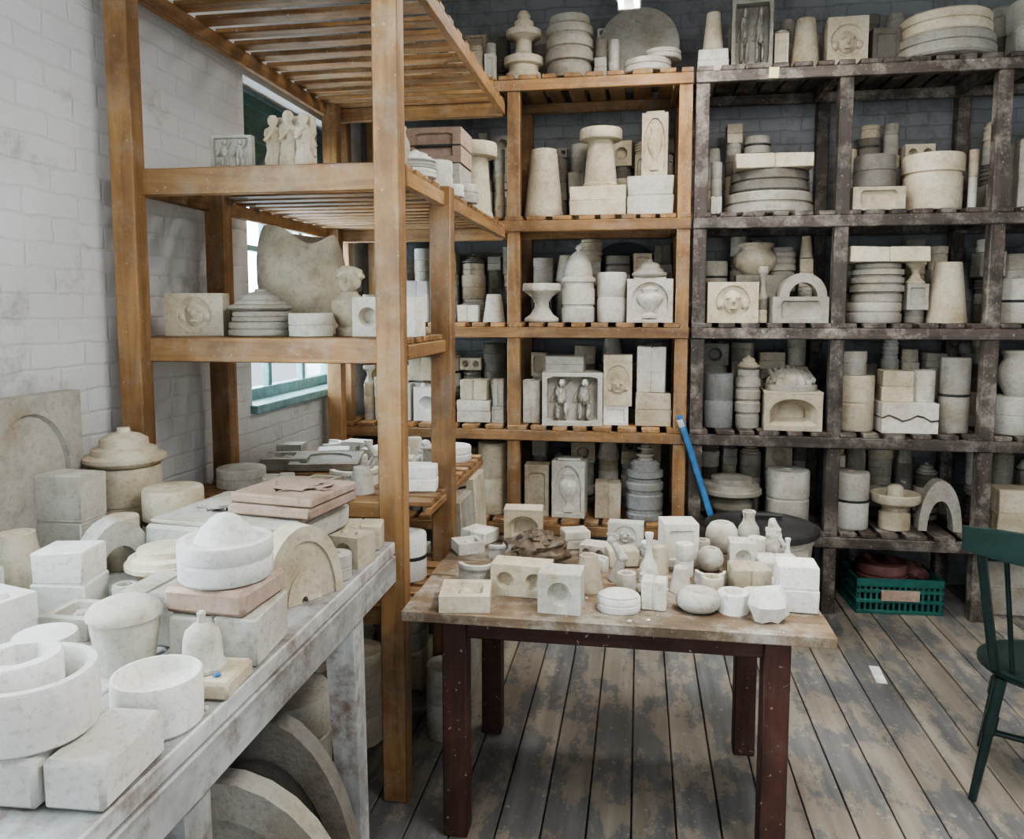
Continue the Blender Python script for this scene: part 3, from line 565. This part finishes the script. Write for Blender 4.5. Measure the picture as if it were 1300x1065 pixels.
b=B(); b.box(.44,.38,.075,None,0,.01); b.box(.42,.36,.012,T((0,0,.075)),0,.006); b.blob(.12,.1,.02,T((-.1,-.02,.086)),0,.4,3); b.obj('large_square_plaster_mold',PL,(-1.12,2.13,Z+.076),-6)
b=B(); b.box(.27,.26,.032,None,5,.008); b.box(.265,.25,.028,T((.005,0,.033)),5,.01); b.blob(.16,.12,.012,T((.02,0,.058)),5,.5); b.obj('reddish_mold_slab',PL,(-1.0,2.15,Z+.168),-9)
JIT[0]=0
for k,x,y,w,h,m in (('box',-.86,2.33,.13,.08,1),('hbox',-.83,2.17,.10,.09,1),('cyl',-.83,2.04,.09,.07,2)): I(k,x+.0,y,Z,w,h,m,d=None if k=='cyl' else .09,rot=R.uniform(-15,15))
I('half',-.86,1.86,Z,.25,.2,1,d=.06,rot=62); I('half',-.93,1.83,Z,.2,.17,0,d=.05,rot=62)
I('box',-.88,1.56,Z,.19,.105,0,d=.18,rot=4)
b=B(); b.box(.19,.185,.055,None,5,.01); b.obj('reddish_block_mold',PL,(-.89,1.565,Z+.107),-3)
I('bowlk',-.89,1.565,Z+.165,.20,.14,6)
I('box',-1.07,1.62,Z,.14,.12,2,d=.16)
b=B(); b.box(.15,.12,.035,None,1,.006)
for q in range(4): b.blob(.014,.014,.01,T((-.04+.027*q,-.05+.02*(q%2),.034)),8)
b.obj('mold_base_board',PL,(-.845,1.39,Z),4)
I('bell',-.85,1.395,Z+.037,.09,.115,0)
I('cup',-1.05,1.44,Z,.15,.15,0); I('dish',-.85,1.245,Z,.155,.095,6)
b=B(); b.box(.17,.18,.08,T((-.09,0,0)),6,.008); b.box(.1,.17,.078,T((.05,0,0)),6,.008); b.obj('square_block_mold',PL,(-.875,1.07,Z),3)
I('bowlo',-.945,1.06,Z+.082,.2,.1,6); I('oct',-.965,1.06,Z+.113,.13,.09,6)
I('half',-1.05,1.75,.001,.72,.48,2,d=.07,rot=8); I('half',-1.02,1.93,.001,.56,.55,3,d=.07,rot=8)
I('bowlo',-1.1,2.25,.001,.4,.2,2); I('cyl',-1.1,2.25,.202,.3,.25,2); I('drum',-1.45,2.2,.001,.3,.4,1); I('drum',-.98,1.45,.001,.3,.3,2)
# plaster crumbs swept about on bench and table
b=B(); RF=random.Random(5)
for q in range(70):
    s_=RF.uniform(.006,.018); b.blob(s_,s_*.8,s_*.5,T((RF.uniform(-1.5,-.79),RF.uniform(1.1,2.36),0)),6,.5,q,3,6,4)
b.obj('plaster_fragments',PL,(0,0,Z))
# ------------------------------------------------------------ centre table
b=B(); tx0,tx1,ty0,ty1,tz=-.69,.546,2.19,3.02,.76
for i in range(5):
    w=(ty1-ty0)/5; b.bar(tx0+(.004 if i%2 else 0),tx1-(.003 if i%2 else 0),ty0+i*w+.001,ty0+(i+1)*w-.001,tz-.032,tz,0,.003)
b.bar(tx0+.12,tx1-.11,ty0+.1,ty0+.125,tz-.115,tz-.033,3); b.bar(tx0+.12,tx1-.11,ty1-.09,ty1-.065,tz-.115,tz-.033,3)
b.bar(tx0+.12,tx0+.145,ty0+.1,ty1-.07,tz-.115,tz-.033,4); b.bar(tx1-.135,tx1-.11,ty0+.1,ty1-.07,tz-.115,tz-.033,4)
for x in(-.55,.405):
    for y in(2.315,2.93): b.bar(x-.038,x+.038,y-.038,y+.038,0,tz-.033,5,.004)
b.obj('work_table',[TOPW[0],TOPW[1],TOPW[2],MAHO[0],MAHO[1],MAHO[2]])
Z=tz+.001
for k,x,y,w,h,m,d,r in (
 ('lowbox',-.51,2.275,.15,.05,1,None,8),('halfm',-.52,2.50,.13,.05,0,None,20),('hbox',-.355,2.40,.185,.1,1,.09,-4),('tunnel',-.43,2.94,.145,.13,1,.09,4),
 ('hbox',-.22,2.285,.127,.12,0,.1,-3),('cupc',-.15,2.46,.095,.115,1,None,0),('bottle',.04,2.545,.065,.17,0,None,0),('arm',-.055,2.56,.09,.15,0,None,0),
 ('heart',-.05,2.30,.13,.065,6,None,0),('tube',-.03,2.435,.06,.07,0,None,0),('box',.055,2.34,.075,.09,0,.07,-6),('torus',.185,2.345,.135,.06,0,None,0),
 ('box',.145,2.79,.12,.15,0,.11,10),('cyl',.16,2.645,.06,.11,0,None,0),('face',-.04,2.93,.13,.1,0,.06,-5),('sph',.31,2.93,.12,.12,0,None,0),('vase',.405,2.93,.08,.16,0,None,0),
 ('lump',.48,2.88,.09,.15,0,None,0),('bottle',.52,2.80,.045,.1,6,None,0),('box',.355,2.54,.12,.08,1,.1,6),('oct',.285,2.345,.09,.06,6,None,0),('bag',.375,2.285,.115,.105,6,.1,0),
 ('box',.475,2.41,.12,.14,6,.11,-3),('box',.47,2.70,.14,.06,0,.12,5),('box',-.23,2.91,.1,.07,0,.08,20),('hbox',-.145,2.80,.1,.05,0,.08,-15),('cupc',.14,2.49,.07,.08,0,None,0),
 ('sph',.25,2.71,.09,.085,0,None,0),('box',-.60,2.93,.12,.05,0,.1,-25),('tube',.23,2.84,.06,.07,0,None,0),('tube',.235,2.47,.07,.06,1,None,0),('cone',.07,2.67,.08,.09,1,None,0),
 ('halfm',.24,2.58,.1,.035,6,None,0),('box',-.05,2.73,.11,.06,1,.08,14),('hbox',.36,2.75,.09,.1,0,.08,0),('disc',.36,2.42,.08,.04,0,None,0),('torus',.45,2.58,.07,.025,0,None,0),('halfm',-.14,2.62,.1,.04,0,None,200),
 ('lowbox',-.62,2.80,.1,.04,0,None,30),('halfm',-.50,2.76,.1,.04,6,None,60),('disc',.05,2.85,.07,.05,6,None,0),('lump',.02,2.45,.05,.07,6,None,0),('cyl',.42,2.83,.06,.09,0,None,0)):
    item(k,x,y,Z,w,h,m,d,r)
b=B(); b.blob(.22,.17,.12,None,9,.22,5,2.2,30,20)
for i in range(26):
    a=R.uniform(0,6.28); t=R.uniform(.15,1); b.blob(.05,.035,.03,T((cos(a)*.1*t,sin(a)*.075*t,.105*(1-t*t)**.5*1.0-.005 if t<1 else 0))@RZ(R.uniform(0,180)),9,.5,i,3,8,6)
b.obj('brown_textured_model',PL,(-.345,2.66,Z),15)
b=B(); b.lathe([(0,0),(.45,0),(1,.75),(.9,1),(0,.85)],.014,.05); b.obj('small_clay_cone',[PL[5]],(.42,2.66,Z))
b=B()
for q in range(40):
    s_=RF.uniform(.005,.014); b.blob(s_,s_*.8,s_*.5,T((RF.uniform(-.66,.52),RF.uniform(2.2,2.98),0)),6,.5,q,3,6,4)
b.obj('plaster_fragments',PL,(0,0,Z))
# ------------------------------------------------------------ bin, pole, crate, ruler
b=B(); b.lathe([(0,0),(.8,0),(.82,.03),(.97,.93),(1,.94),(1,.99),(.95,1),(0,1)],.255,.54,None,0,36)
b.lathe([(0,0),(1.03,0),(1.06,.1),(1.05,.5),(.95,.65),(.88,.55),(.6,.75),(.3,.95),(0,1)],.265,.06,T((0,0,.541)),1,40)
b.rod((-.09,0,.59),(-.09,0,.625),.01,1); b.rod((.09,0,.59),(.09,0,.625),.01,1); b.rod((-.1,0,.622),(.1,0,.622),.011,1)
b.obj('lidded_bin',[BIN,LID],(.62,4.05,.001))
b=B(); b.rod((.22,4.35,1.08),(.57,4.35,.01),.017,0,None,16); b.rod((.222,4.35,1.06),(.236,4.35,1.02),.02,1); b.rod((.4,4.35,.527),(.41,4.35,.497),.02,1); b.obj('blue_pole',[BLUE,PL[0]])
b=B(); w,d,h=.46,.32,.2
b.box(w-.04,d-.04,.012,None,0)
for sy in(-1,1):
    for i in range(15): b.box(.014,.012,h-.03,T((-w/2+.02+(w-.04)*i/14,sy*(d/2-.01),0)),0,.001)
    for z in(.0,.06,.115,h-.05): b.box(w,.014,.02 if z<h-.06 else .045,T((0,sy*(d/2-.008),z)),0,.002)
for sx in(-1,1):
    for i in range(9): b.box(.012,.014,h-.03,T((sx*(w/2-.01),-d/2+.02+(d-.04)*i/8,0)),0,.001)
    for z in(.0,.06,.115,h-.05): b.box(.014,d,.02 if z<h-.06 else .045,T((sx*(w/2-.008),0,z)),0,.002)
b.box(.2,.004,.06,T((-.0,-d/2-.004,.075)),1,.001)
b.lathe(PR['disc'],.14,.12,T((-.05,0,.13)),2); b.blob(.16,.14,.12,T((.12,.02,.12)),2,.3); b.lathe(PR['cyl'],.1,.13,T((-.05,0,.012)),2)
b.box(.1,.1,.1,T((.14,0,.02)),2)
b.obj('green_plastic_crate',[CRATE,PL[5],simple('crate_contents_clay',(.13,.055,.05),.7)],(1.41,4.6,.001),3)
b=B(); b.box(.045,.17,.006,None,0,.001); b.obj('white_plastic_ruler',[WHITE],(1.09,3.66,.001),-4)
b=B(); build(b,'box',.2,.2,.3,T((0,0,0)),2,R); build(b,'box',.16,.18,.1,T((0,0,.3)),3,R); build(b,'cyl',.2,.2,.3,T((.3,0,0)),3,R); b.obj('stored_plaster_molds',PL,(1.98,4.62,.001))
# ------------------------------------------------------------ chair (dark green, spindle back)
b=B(); sz=.45
b.lathe([(0,0),(.9,0),(1,.4),(1,.8),(.92,1),(.6,.8),(0,.75)],.22,.04,T((0,0,sz-.035)),0,32,.95)
for sx in(-1,1):
    for sy in(-1,1):
        p=(sx*.14,sy*.14,sz-.03);q=(sx*.2,sy*.2,0); b.rod(q,p,.013,0,.02)
        b.rod([p[i]*.55+q[i]*.45 for i in range(3)],[p[i]*.7+q[i]*.3 for i in range(3)],.022,0)
    b.rod((sx*.178,-.178,.16),(sx*.178,.178,.16),.011,0)
b.rod((-.178,0,.16),(.178,0,.16),.011,0)
for i in range(7):
    a=-.19+.38*i/6; b.rod((a*.85,-.19+abs(a)*.25,sz),(a*1.15,-.27+abs(a)*.3,.9),.016 if i in(0,6) else .008,0)
n=13;vs=[]
for i in range(n):
    x=-.27+.54*i/(n-1); y=-.29+abs(x)**2*1.3; e=.02*(1-(abs(x)/.27)**3)
    vs+=[(x,y-.012,.86-e*.3),(x,y+.012,.86-e*.3),(x,y+.012,.935+e),(x,y-.012,.935+e)]
b.add(vs,[[i*4+q,i*4+(q+1)%4,i*4+4+(q+1)%4,i*4+4+q] for i in range(n-1) for q in range(4)]+[[0,1,2,3],[(n-1)*4+q for q in range(4)]],None,0)
b.obj('green_spindle_back_chair',[GREEN],(1.40,2.84,.001),-25)
# ------------------------------------------------------------ lamps
def em(name,c,s):
    m,nt,bs=newmat(name); bs.inputs['Emission Color'].default_value=(*c,1); bs.inputs['Emission Strength'].default_value=s; return m
TU=em('tube_light',(1,.97,.9),14)
def lampfix(x,y,z,L,rot):
    b=B(); b.box(L,.14,.05,T((0,0,.03)),0,.01); b.rod((-L/2+.03,-.04,0.01),(L/2-.03,-.04,.01),.013,1); b.rod((-L/2+.03,.04,.01),(L/2-.03,.04,.01),.013,1)
    for s in(-1,1): b.rod((s*L*.35,0,.08),(s*L*.35,0,ZC-z),.004,0); b.box(.03,.12,.06,T((s*(L/2-.015),0,-.01)),0)
    b.obj('fluorescent_lamp',[METAL,TU],(x,y,z),rot)
lampfix(-.10,3.75,3.225,1.2,88); lampfix(.9,1.4,3.1,1.5,90)
def area(name,loc,rot,sx,sy,p,c):
    l=bpy.data.lights.new(name,'AREA'); l.shape='RECTANGLE'; l.size=sx; l.size_y=sy; l.energy=p; l.color=c
    o=bpy.data.objects.new(name,l); o.location=loc; o.rotation_euler=rot; SC.collection.objects.link(o)
area('fluorescent_light',(.9,1.6,3.05),(radians(8),0,0),.4,1.6,70,(1,.97,.92))
area('fluorescent_light_rear',(.3,3.7,3.18),(0,0,0),1.4,.3,26,(1,.97,.92))
area('window_daylight_near',(XL-.5,1.0,2.0),(0,radians(-90),0),1.5,1.5,215,(.88,.95,1))
area('window_daylight_far',(XL-.5,4.05,2.0),(0,radians(-90),0),1.3,1.2,140,(.83,.92,1))
w=bpy.data.worlds.new('World'); SC.world=w; w.use_nodes=True; bg=w.node_tree.nodes['Background']; bg.inputs[0].default_value=(.84,.92,1,1); bg.inputs[1].default_value=1.35
# ------------------------------------------------------------ camera
cd=bpy.data.cameras.new('Camera'); cam=bpy.data.objects.new('Camera',cd); SC.collection.objects.link(cam)
cam.location=(0,0,1.65); cam.rotation_euler=(radians(90-5.3),0,radians(9.2))
cd.sensor_width=36; cd.lens=1000/1300*36; cd.shift_y=-45.5/1300; cd.clip_start=.02
SC.camera=cam
